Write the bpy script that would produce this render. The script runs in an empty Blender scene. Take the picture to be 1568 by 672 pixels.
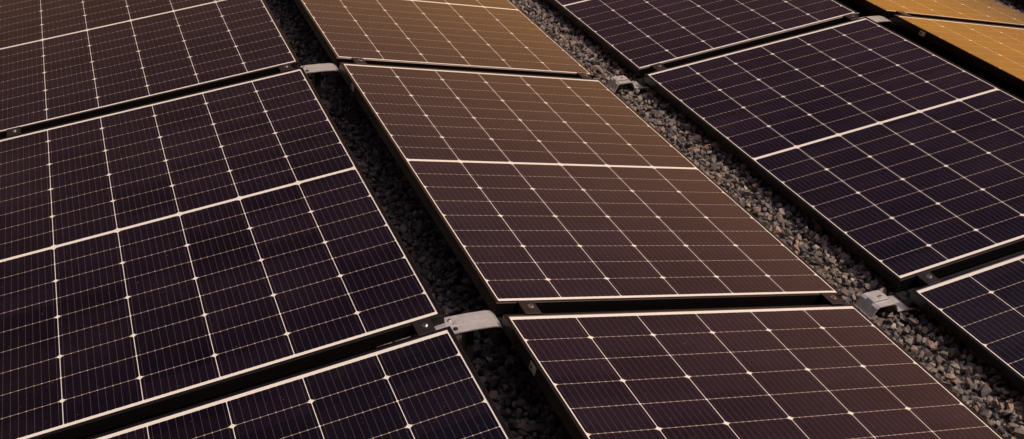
import bpy, bmesh, math, random
import numpy as np
from mathutils import Matrix, Vector
random.seed(7); rng=np.random.default_rng(11)
scn=bpy.context.scene; col0=scn.collection
scn.view_settings.view_transform='Standard'
try: scn.view_settings.look='None'
except Exception: pass
scn.view_settings.exposure=0

# ---------------- layout (metres) ----------------
K=.9812
L=1.722; W=1.1221; TH=.15734; G1=.14835*K; G2=.21926*K; GY=.0537*K; HR=.265
CT,ST=math.cos(TH),math.sin(TH)
PER=2*W*CT+G1+G2
PY=L+GY

# ---------------- node helper ----------------
def newmat(name):
    m=bpy.data.materials.new(name); m.use_nodes=True
    nt=m.node_tree; b=nt.nodes["Principled BSDF"]
    return m,nt,b
class N:
    def __init__(s,nt): s.nt=nt
    def math(s,op,a,b=None,c=None,clamp=False):
        n=s.nt.nodes.new('ShaderNodeMath'); n.operation=op; n.use_clamp=clamp
        for i,v in enumerate((a,b,c)):
            if v is None: continue
            if isinstance(v,(int,float)): n.inputs[i].default_value=v
            else: s.nt.links.new(v,n.inputs[i])
        return n.outputs[0]
    def mix(s,f,a,b,mode='MIX'):
        n=s.nt.nodes.new('ShaderNodeMix'); n.data_type='RGBA'; n.blend_type=mode
        for idx,v in ((0,f),(6,a),(7,b)):
            if isinstance(v,(int,float)): n.inputs[idx].default_value=v
            elif isinstance(v,tuple): n.inputs[idx].default_value=(*v,1)
            else: s.nt.links.new(v,n.inputs[idx])
        return n.outputs[2]
    def noise(s,vec,scale,detail=2,rough=.5):
        n=s.nt.nodes.new('ShaderNodeTexNoise'); n.inputs['Scale'].default_value=scale
        n.inputs['Detail'].default_value=detail; n.inputs['Roughness'].default_value=rough
        if vec is not None: s.nt.links.new(vec,n.inputs['Vector'])
        return n.outputs[0]
    def ramp(s,f,stops):
        n=s.nt.nodes.new('ShaderNodeValToRGB'); e=n.color_ramp.elements
        while len(e)<len(stops): e.new(.5)
        for i,(p,c) in enumerate(stops):
            e[i].position=p; e[i].color=(*c,1)
        s.nt.links.new(f,n.inputs[0]); return n.outputs[0]
    def link(s,a,b): s.nt.links.new(a,b)

# ---------------- solar laminate ----------------
MX=.0136; PX=(W-2*MX)/6; MID=.013; ME=.0225; PYC=(L/2-MID/2-ME)/9
def laminate():
    m,nt,b=newmat("solar_glass"); n=N(nt)
    tc=nt.nodes.new('ShaderNodeTexCoord')
    sp=nt.nodes.new('ShaderNodeSeparateXYZ'); n.link(tc.outputs['Object'],sp.inputs[0])
    X,Y=sp.outputs[0],sp.outputs[1]
    oi=nt.nodes.new('ShaderNodeObjectInfo')
    u=n.math('DIVIDE',n.math('ADD',X,W/2-MX),PX)
    yy=n.math('SUBTRACT',n.math('ABSOLUTE',Y),MID/2)
    v=n.math('DIVIDE',yy,PYC)
    def dist(t,p):
        return n.math('MULTIPLY',n.math('SUBTRACT',.5,n.math('ABSOLUTE',n.math('SUBTRACT',n.math('FRACT',t),.5))),p)
    dx=dist(u,PX); dy=dist(v,PYC)
    dy2=dist(n.math('MULTIPLY',v,.5),2*PYC)
    def lt(a,t): return n.math('LESS_THAN',a,t)
    def gt(a,t): return n.math('GREATER_THAN',a,t)
    def OR(*a):
        r=a[0]
        for q in a[1:]: r=n.math('MAXIMUM',r,q)
        return r
    outside=OR(lt(u,0.0),gt(u,6.0),lt(v,0.0),gt(v,9.0))
    linex=lt(dx,.0009); liney=lt(dy,.0006)
    dia=lt(n.math('ADD',dx,dy2),.0085)
    dia2=lt(n.math('ADD',dx,dy),.0038)
    white=OR(outside,linex,dia,dia2)
    fb=dist(n.math('ADD',n.math('MULTIPLY',u,10),.5),PX/10)
    bus=n.math('MULTIPLY',lt(fb,.0003),n.math('SUBTRACT',1,white))
    rib=n.math('MULTIPLY',lt(fb,.0013),lt(dy,.0013))
    cv=nt.nodes.new('ShaderNodeCombineXYZ')
    n.link(n.math('FLOOR',u),cv.inputs[0])
    n.link(n.math('FLOOR',n.math('MULTIPLY',n.math('ADD',Y,2),1/PYC)),cv.inputs[1])
    n.link(n.math('MULTIPLY',oi.outputs['Random'],37),cv.inputs[2])
    wn=nt.nodes.new('ShaderNodeTexWhiteNoise'); wn.noise_dimensions='3D'; n.link(cv.outputs[0],wn.inputs[0])
    cell=n.mix(wn.outputs[0],(.0028,.0015,.0042),(.0078,.0040,.0085))
    c=n.mix(n.math('MULTIPLY',bus,.30),cell,(.28,.22,.20))
    c=n.mix(liney,c,(.36,.29,.24))
    c=n.mix(rib,c,(.62,.53,.44))
    c=n.mix(white,c,(.71,.68,.61))
    off=nt.nodes.new('ShaderNodeVectorMath'); off.operation='ADD'
    n.link(tc.outputs['Object'],off.inputs[0])
    cb=nt.nodes.new('ShaderNodeCombineXYZ'); n.link(n.math('MULTIPLY',oi.outputs['Random'],50),cb.inputs[0]); n.link(n.math('MULTIPLY',oi.outputs['Random'],91),cb.inputs[1])
    n.link(cb.outputs[0],off.inputs[1]); P=off.outputs[0]
    n1=n.noise(P,3.2,6,.6); n2=n.noise(P,160,2,.6); n3=n.noise(P,900,1,.5)
    film=n.math('MULTIPLY',n.math('SUBTRACT',n1,.45,clamp=True),.028)
    film=n.math('ADD',film,n.math('MULTIPLY',n3,.002))
    speck=n.math('MULTIPLY',gt(n2,.745),.20)
    dust=n.math('MAXIMUM',film,speck)
    c=n.mix(dust,c,(.42,.34,.30))
    n.link(c,b.inputs['Base Color'])
    r=n.math('ADD',.10,n.math('MULTIPLY',n1,.12))
    r=n.math('ADD',r,n.math('MULTIPLY',speck,1.5))
    n.link(r,b.inputs['Roughness'])
    b.inputs['IOR'].default_value=1.5
    bp=nt.nodes.new('ShaderNodeBump'); bp.inputs['Strength'].default_value=.06; bp.inputs['Distance'].default_value=.001
    n.link(n.noise(P,700,1),bp.inputs['Height']); n.link(bp.outputs[0],b.inputs['Normal'])
    return m
MG=laminate()

def metal(name,base,rough,metallic=1,nscale=40,var=.3,bump=.05):
    m,nt,b=newmat(name); n=N(nt)
    tc=nt.nodes.new('ShaderNodeTexCoord')
    t=n.noise(tc.outputs['Object'],nscale,5,.65)
    lo=tuple(x*(1-var) for x in base); hi=tuple(min(1,x*(1+var)) for x in base)
    n.link(n.mix(t,lo,hi),b.inputs['Base Color'])
    n.link(n.math('ADD',rough-.08,n.math('MULTIPLY',t,.16)),b.inputs['Roughness'])
    b.inputs['Metallic'].default_value=metallic
    bp=nt.nodes.new('ShaderNodeBump'); bp.inputs['Strength'].default_value=bump; bp.inputs['Distance'].default_value=.002
    n.link(t,bp.inputs['Height']); n.link(bp.outputs[0],b.inputs['Normal'])
    return m
MF=metal("black_anodised_frame",(.024,.020,.021),.34,.8,25,.3)
MB=metal("backsheet",(.6,.57,.53),.6,0)
MK=metal("black_steel",(.015,.013,.013),.5,.4)
MS=metal("mill_aluminium",(.62,.61,.58),.38,.6,45,.3,.15)
MR=metal("rail_steel",(.02,.018,.018),.55,.6)
MBOLT=metal("bolt_steel",(.65,.62,.6),.3,1)

# ---------------- panel mesh ----------------
def ringmesh(bm,prof,w,l,mat):
    rows=[]
    for ins,z in prof:
        a,b=w/2-ins,l/2-ins
        rows.append([bm.verts.new(p) for p in ((-a,-b,z),(a,-b,z),(a,b,z),(-a,b,z))])
    for r0,r1 in zip(rows[:-1],rows[1:]):
        for i in range(4):
            j=(i+1)%4
            f=bm.faces.new((r0[i],r0[j],r1[j],r1[i])); f.material_index=mat
def box(bm,c,s,mat,bev=0):
    r=bmesh.ops.create_cube(bm,size=1,matrix=Matrix.Translation(c)@Matrix.Diagonal((*s,1)))
    vs=r['verts']; fs=set(f for v in vs for f in v.link_faces)
    for f in fs: f.material_index=mat
    if bev:
        es=list(set(e for v in vs for e in v.link_edges))
        r2=bmesh.ops.bevel(bm,geom=es,offset=bev,segments=1,affect='EDGES',profile=.5)
        for f in r2['faces']: f.material_index=mat
def cyl(bm,c,r,h,mat,seg=12,M=None):
    q=bmesh.ops.create_cone(bm,cap_ends=True,segments=seg,radius1=r,radius2=r,depth=h,matrix=(M or Matrix.Identity(4))@Matrix.Translation(c))
    for f in set(f for v in q['verts'] for f in v.link_faces): f.material_index=mat
def tomesh(bm,name,mats,recalc=True):
    if recalc: bmesh.ops.recalc_face_normals(bm,faces=bm.faces)
    me=bpy.data.meshes.new(name); bm.to_mesh(me); bm.free()
    for m in mats: me.materials.append(m)
    return me
bm=bmesh.new()
H=.035
ringmesh(bm,[(0.028,-H+.0015),(.028,-H),(0,-H),(0,-.0012),(.0012,0),(.0098,0),(.0106,-.0006),(.0108,-.0085),(.0015,-.0085),(.0015,-H+.0015),(.028,-H+.0015)],W,L,0)
a,b_=W/2-.0104,L/2-.0104
v=[bm.verts.new(p) for p in ((-a,-b_,-.0018),(a,-b_,-.0018),(a,b_,-.0018),(-a,b_,-.0018))]
f=bm.faces.new(v); f.material_index=1
v=[bm.verts.new(p) for p in ((-a,b_,-.0075),(a,b_,-.0075),(a,-b_,-.0075),(-a,-b_,-.0075))]
f=bm.faces.new(v); f.material_index=2
for x in (-.35,0,.35): box(bm,(x,0,-.0165),(.07,.05,.017),3,.002)
box(bm,(-W/2-.0008,L/2-.21,-.018),(.0016,.034,.020),4)
cyl(bm,(0,0,0),.004,.003,3,10,Matrix.Translation((-W/2-.002,L/2-.204,-.018))@Matrix.Rotation(math.pi/2,4,'Y'))
panel_me=tomesh(bm,"solar_panel",[MF,MG,MB,MK,MS],False)

def colxf(c):
    k=c//2
    if c%2==0: return k*PER+G1/2, False
    return k*PER+G1/2+W*CT+G2, True
def frame(c,yc):
    x0,rise=colxf(c)
    s=1 if rise else -1
    ex=Vector((CT,0,s*ST)); ey=Vector((0,1,0)); ez=ex.cross(ey)
    zc=HR-W*ST/2
    M=Matrix((ex,ey,ez)).transposed().to_4x4()
    M.translation=Vector((x0+W*CT/2,yc,zc))
    return M
def addobj(me,name,M=None):
    o=bpy.data.objects.new(name,me); col0.objects.link(o)
    if M is not None: o.matrix_world=M
    return o
COLS=range(-4,5); ROWS=range(-2,4)
DY={c:0.0 for c in COLS}; DY[-1]=-.0103; DY[1]=.0093; DY[-2]=-.006
for c in COLS:
    for r in ROWS:
        yc=(r-1)*PY+L/2+DY[c]
        M=frame(c,yc)
        if c%2: M=M@Matrix.Rotation(math.pi,4,'Z')
        M=M@Matrix.Rotation(random.gauss(0,.0009),4,'X')@Matrix.Rotation(random.gauss(0,.0009),4,'Y')
        addobj(panel_me,"solar_panel",M)

# ---------------- rail with clamps under each end-to-end gap ----------------
bm=bmesh.new()
box(bm,(0,0,-.068),(W+.02,.075,.045),0,.002)
box(bm,(0,0,-.036),(W-.03,.012,.02),0)
for x in (-W/2+.082,W/2-.06):
    box(bm,(x,0,.0018),(.046,GY+.010,.0028),1,.0008)
    box(bm,(x,0,-.02),(.040,GY-.012,.04),1,.001)
    cyl(bm,(x+.004,0,.0040),.0085,.0016,2,20)
    cyl(bm,(x+.004,0,.0066),.0055,.0040,2,6)
    cyl(bm,(x+.004,0,.0090),.0026,.0010,1,6)
rail_me=tomesh(bm,"mounting_rail",[MR,MK,MBOLT])
# ---------------- brackets ----------------
def strip(bm,prof,y0,y1,t,mat):
    n=len(prof)
    def off(i):
        a=Vector(prof[max(i-1,0)]); b=Vector(prof[min(i+1,n-1)])
        d=(b-a).normalized(); return Vector((-d[1],d[0]))
    top=[]; bot=[]
    for i,p in enumerate(prof):
        o=off(i)*t
        top.append([bm.verts.new((p[0],y,p[1])) for y in (y0,y1)])
        bot.append([bm.verts.new((p[0]-o[0],y,p[1]-o[1])) for y in (y0,y1)])
    def F(*v): f=bm.faces.new(v); f.material_index=mat
    for i in range(n-1):
        F(top[i][0],top[i+1][0],top[i+1][1],top[i][1])
        F(bot[i][1],bot[i+1][1],bot[i+1][0],bot[i][0])
        F(top[i][0],bot[i][0],bot[i+1][0],top[i+1][0])
        F(top[i+1][1],bot[i+1][1],bot[i][1],top[i][1])
    F(top[0][1],bot[0][1],bot[0][0],top[0][0]); F(top[-1][0],bot[-1][0],bot[-1][1],top[-1][1])
bm=bmesh.new()
z=HR-.024; g=G1/2
pr=[(-g-.03,z-.010),(-g+.004,z-.003),(-g+.03,z-.001),(0,z),(g-.026,z-.001),(g-.012,z-.004),(g-.004,z-.010),(g+.002,z-.020),(g+.004,z-.032)]
strip(bm,pr,-.040,.034,.003,0)
strip(bm,[(-.05,z+.0002),(-.044,z+.0026),(.034,z+.0026),(.040,z+.0004)],-.006,.004,.0022,0)
cyl(bm,(-.052,-.024,z-.0002),.006,.003,1,16)
cyl(bm,(-.056,.016,z+.0005),.0045,.004,2,6)
box(bm,(-.01,0,(z-.010)/2),(.022,.03,z-.014),3,.002)
box(bm,(0,0,.014),(.11,.16,.012),3,.003)
ridge_me=tomesh(bm,"ridge_bracket",[MS,MK,MBOLT,MR])
bm=bmesh.new()
zl=HR-W*ST-.04; g=G2/2
pr=[(-g-.04,zl-.026),(-.048,zl-.026),(-.036,zl-.022),(-.022,zl+.008),(-.012,zl+.014),(.040,zl+.016),(.050,zl+.010),(.060,zl-.014),(g+.04,zl-.018)]
strip(bm,pr,-.040,.040,.003,0)
strip(bm,[(-.032,zl-.010),(-.018,zl+.0175),(-.010,zl+.0205),(.036,zl+.022),(.040,zl+.0195)],-.014,.014,.0025,0)
cyl(bm,(.014,0,zl+.023),.006,.005,2,6)
cyl(bm,(-.066,-.018,zl-.0245),.005,.003,1,12)
valley_me=tomesh(bm,"valley_bracket",[MS,MK,MBOLT,MR])
for r in range(-1,4):
    yg=(r-1)*PY-GY/2
    for c in COLS:
        addobj(rail_me,"mounting_rail",frame(c,yg+DY[c]))
    for k in range(-2,3):
        xr=k*PER; xv=k*PER+G1/2+W*CT+G2/2
        addobj(ridge_me,"ridge_bracket",Matrix.Translation((xr,yg+.004,0)))
        addobj(valley_me,"valley_bracket",Matrix.Translation((xv,yg+.004,0)))

# ---------------- roof ground ----------------
def ground_mat():
    m,nt,b=newmat("gravel_ground"); n=N(nt)
    tc=nt.nodes.new('ShaderNodeTexCoord')
    vo=nt.nodes.new('ShaderNodeTexVoronoi'); vo.inputs['Scale'].default_value=42; n.link(tc.outputs['Object'],vo.inputs['Vector'])
    t=n.noise(tc.outputs['Object'],3,5)
    c=n.mix(vo.outputs['Color'],(.06,.05,.045),(.2,.17,.15))
    c=n.mix(t,c,(.08,.07,.06))
    n.link(c,b.inputs['Base Color']); b.inputs['Roughness'].default_value=.9
    bp=nt.nodes.new('ShaderNodeBump'); bp.inputs['Strength'].default_value=1; bp.inputs['Distance'].default_value=.02; bp.invert=True
    n.link(vo.outputs['Distance'],bp.inputs['Height']); n.link(bp.outputs[0],b.inputs['Normal'])
    return m
bm=bmesh.new()
v=[bm.verts.new(p) for p in ((-600,-600,0),(600,-600,0),(600,600,0),(-600,600,0))]; bm.faces.new(v)
addobj(tomesh(bm,"gravel_ground",[ground_mat()],False),"gravel_ground")

# ---------------- loose gravel ----------------
def stone_mat():
    m,nt,b=newmat("crushed_stone"); n=N(nt)
    at=nt.nodes.new('ShaderNodeAttribute'); at.attribute_name="tint"
    tc=nt.nodes.new('ShaderNodeTexCoord')
    c=n.ramp(at.outputs['Fac'],[(0,(.08,.067,.064)),(.35,(.17,.142,.130)),(.62,(.27,.222,.195)),(.80,(.36,.25,.185)),(.90,(.48,.40,.34)),(1,(.62,.55,.47))])
    t=n.noise(tc.outputs['Object'],170,4,.7)
    c=n.mix(1.0,c,n.ramp(t,[(.3,(.55,.55,.55)),(.7,(1.0,1.0,1.0))]),'MULTIPLY')
    n.link(c,b.inputs['Base Color']); b.inputs['Roughness'].default_value=.7
    bp=nt.nodes.new('ShaderNodeBump'); bp.inputs['Strength'].default_value=.5; bp.inputs['Distance'].default_value=.003
    n.link(t,bp.inputs['Height']); n.link(bp.outputs[0],b.inputs['Normal'])
    return m
variants=[]
for i in range(16):
    bm=bmesh.new()
    d=rng.normal(size=(15,3)); d/=np.linalg.norm(d,axis=1)[:,None]
    d*=rng.uniform(.75,1.1,(15,1)); d*=np.array([1,rng.uniform(.6,.9),rng.uniform(.42,.75)])
    for p in d: bm.verts.new(p)
    r=bmesh.ops.convex_hull(bm,input=bm.verts)
    bmesh.ops.delete(bm,geom=[q for q in bm.verts if not q.link_faces],context='VERTS')
    bmesh.ops.triangulate(bm,faces=bm.faces)
    bmesh.ops.recalc_face_normals(bm,faces=bm.faces)
    bm.verts.index_update()
    variants.append((np.array([q.co[:] for q in bm.verts]),np.array([[q.index for q in f.verts] for f in bm.faces])))
    bm.free()
def strip_pts(xa,xb,ya,yb,sp):
    nx=int((xb-xa)/sp); ny=int((yb-ya)/sp)
    gx,gy=np.meshgrid(np.arange(nx),np.arange(ny))
    x=xa+(gx.ravel()+rng.uniform(-.1,1.1,nx*ny))*sp; y=ya+(gy.ravel()+rng.uniform(-.1,1.1,nx*ny))*sp
    return np.stack([x,y],1)
P=[];Rr=[];Z=[]
for k in (-1,0,1,2):
    for xc,hw in ((k*PER,.30),(k*PER+G1/2+W*CT+G2/2,.24)):
        if k==2 and hw==.24: continue
        for layer,(sp,z0) in enumerate(((.022,.004),(.029,.015))):
            p=strip_pts(xc-hw,xc+hw,-1.9,5.6,sp)
            r=np.exp(rng.normal(math.log(.0138),.30,len(p))).clip(.006,.027)
            P.append(p);Rr.append(r);Z.append(z0+r*.25+rng.uniform(0,.007,len(p)))
P=np.concatenate(P);Rr=np.concatenate(Rr);Z=np.concatenate(Z)
nS=len(P); var=rng.integers(0,16,nS)
def rotm(n):
    q=rng.normal(size=(n,4)); q[:,1:3]*=.55; q/=np.linalg.norm(q,axis=1)[:,None]
    w,x,y,z=q.T
    return np.stack([np.stack([1-2*(y*y+z*z),2*(x*y-z*w),2*(x*z+y*w)],1),np.stack([2*(x*y+z*w),1-2*(x*x+z*z),2*(y*z-x*w)],1),np.stack([2*(x*z-y*w),2*(y*z+x*w),1-2*(x*x+y*y)],1)],1)
RM=rotm(nS); tint=rng.beta(1.5,2.4,nS)
VV=[];FF=[];TT=[];base=0
for k in range(16):
    s=np.where(var==k)[0]; vv,ff=variants[k]
    A=np.einsum('nij,vj->nvi',RM[s],vv)*Rr[s][:,None,None]
    A[:,:,0]+=P[s][:,None,0];A[:,:,1]+=P[s][:,None,1];A[:,:,2]+=Z[s][:,None]
    VV.append(A.reshape(-1,3)); nv=len(vv)
    FF.append((ff[None]+(np.arange(len(s))*nv)[:,None,None]+base).reshape(-1,3))
    TT.append(np.repeat(tint[s],nv)); base+=len(s)*nv
VV=np.concatenate(VV).astype(np.float32);FF=np.concatenate(FF).astype(np.int32);TT=np.concatenate(TT).astype(np.float32)
me=bpy.data.meshes.new("gravel"); me.vertices.add(len(VV)); me.vertices.foreach_set("co",VV.ravel())
me.loops.add(FF.size); me.loops.foreach_set("vertex_index",FF.ravel())
me.polygons.add(len(FF)); me.polygons.foreach_set("loop_start",np.arange(0,FF.size,3,dtype=np.int32))
at=me.attributes.new("tint",'FLOAT','POINT'); at.data.foreach_set("value",TT)
me.update(calc_edges=True); me.shade_flat()
me.materials.append(stone_mat()); addobj(me,"gravel")

# ---------------- twigs ----------------
MT=metal("dry_wood",(.20,.11,.07),.8,0,60,.4,.3)
def twig(x,y,ang,ln,seed):
    rr=random.Random(seed); bm=bmesh.new(); n=7; prev=None
    for i in range(n):
        t=i/(n-1); r=.0032*(1-.6*t)
        c=Vector(((t-.5)*ln,rr.uniform(-.004,.004),.045+rr.uniform(-.002,.003)))
        ring=[bm.verts.new(c+Vector((0,r*math.cos(k*math.pi/3),r*math.sin(k*math.pi/3)))) for k in range(6)]
        if prev:
            for k in range(6): bm.faces.new((prev[k],prev[(k+1)%6],ring[(k+1)%6],ring[k]))
        else: bm.faces.new(ring[::-1])
        prev=ring
    bm.faces.new(prev)
    addobj(tomesh(bm,"twig",[MT]),"twig",Matrix.Translation((x,y,0))@Matrix.Rotation(ang,4,'Z'))
XV=G1/2+W*CT+G2/2
twig(XV+.03,1.10,math.radians(8),.12,1)
twig(XV+.02,2.35,math.radians(70),.09,2)
twig(.13,.95,math.radians(-35),.10,3)

# ---------------- light ----------------
SUN_EL=math.radians(56); SUN_AZ=math.radians(125)
w=bpy.data.worlds.new("World"); scn.world=w; w.use_nodes=True
nt=w.node_tree; n=N(nt); bg=nt.nodes["Background"]
sky=nt.nodes.new('ShaderNodeTexSky'); sky.sky_type='NISHITA'; sky.sun_disc=False
sky.sun_elevation=SUN_EL; sky.sun_rotation=SUN_AZ; sky.dust_density=3; sky.air_density=1.2
tc=nt.nodes.new('ShaderNodeTexCoord'); sp=nt.nodes.new('ShaderNodeSeparateXYZ'); n.link(tc.outputs['Generated'],sp.inputs[0])
# sky tint painted by height: gold glow for panel reflections, stronger to one side
sky_tint=n.ramp(sp.outputs[2],[(0.0,(1.0,.40,.06)),(.10,(1.0,.39,.07)),(.21,(.66,.235,.085)),(.34,(.37,.130,.085)),(.50,(.125,.044,.048)),(.62,(.052,.028,.040)),(.78,(.20,.140,.135)),(1,(.95,.73,.62))])  # topmost stops brightened as added fill light for the gravel gaps
hx=n.math('ADD',n.math('MULTIPLY',sp.outputs[0],.80),n.math('MULTIPLY',sp.outputs[1],.60))
hl=n.math('SQRT',n.math('ADD',n.math('MULTIPLY',sp.outputs[0],sp.outputs[0]),n.math('ADD',n.math('MULTIPLY',sp.outputs[1],sp.outputs[1]),.0001)))
hd=n.math('DIVIDE',hx,hl)
mr=nt.nodes.new('ShaderNodeMapRange'); mr.interpolation_type='SMOOTHSTEP'
mr.inputs[1].default_value=.5; mr.inputs[2].default_value=.95; mr.inputs[3].default_value=.28; mr.inputs[4].default_value=1
n.link(hd,mr.inputs[0])
side=n.math('ADD',n.math('MULTIPLY',mr.outputs[0],n.math('SUBTRACT',1,sp.outputs[2],clamp=True)),n.math('MAXIMUM',sp.outputs[2],0))
cmb=nt.nodes.new('ShaderNodeCombineXYZ')
for i in range(3): n.link(n.math('MULTIPLY',side,4.0),cmb.inputs[i])
c=n.mix(1.0,sky.outputs[0],sky_tint,'MULTIPLY'); c=n.mix(1.0,c,cmb.outputs[0],'MULTIPLY')
n.link(c,bg.inputs[0]); bg.inputs[1].default_value=.12
sl=bpy.data.lights.new("sun",'SUN'); sl.energy=2.7; sl.angle=math.radians(.5); sl.color=(1,.90,.75)
so=addobj(sl,"sun")
d=Vector((math.sin(SUN_AZ)*math.cos(SUN_EL),math.cos(SUN_AZ)*math.cos(SUN_EL),math.sin(SUN_EL)))
so.rotation_euler=d.to_track_quat('Z','Y').to_euler()

# ---------------- camera ----------------
R=[[0.93265,-0.35704,0.05174],[-0.13224,-0.47177,-0.87175],[0.33566,0.8062,-0.48721]]
rx=Vector(R[0]);ry=-Vector(R[1]);rz=-Vector(R[2])
M=Matrix((rx,ry,rz)).transposed().to_4x4()
M.translation=Vector((-.84043*K,-2.2695*K,HR+(1.88754-.27)*K))
cd=bpy.data.cameras.new("camera"); cd.sensor_width=36; cd.lens=36*1712.6/1568; cd.clip_start=.05; cd.clip_end=2000
co=bpy.data.objects.new("camera",cd); col0.objects.link(co); co.matrix_world=M; scn.camera=co
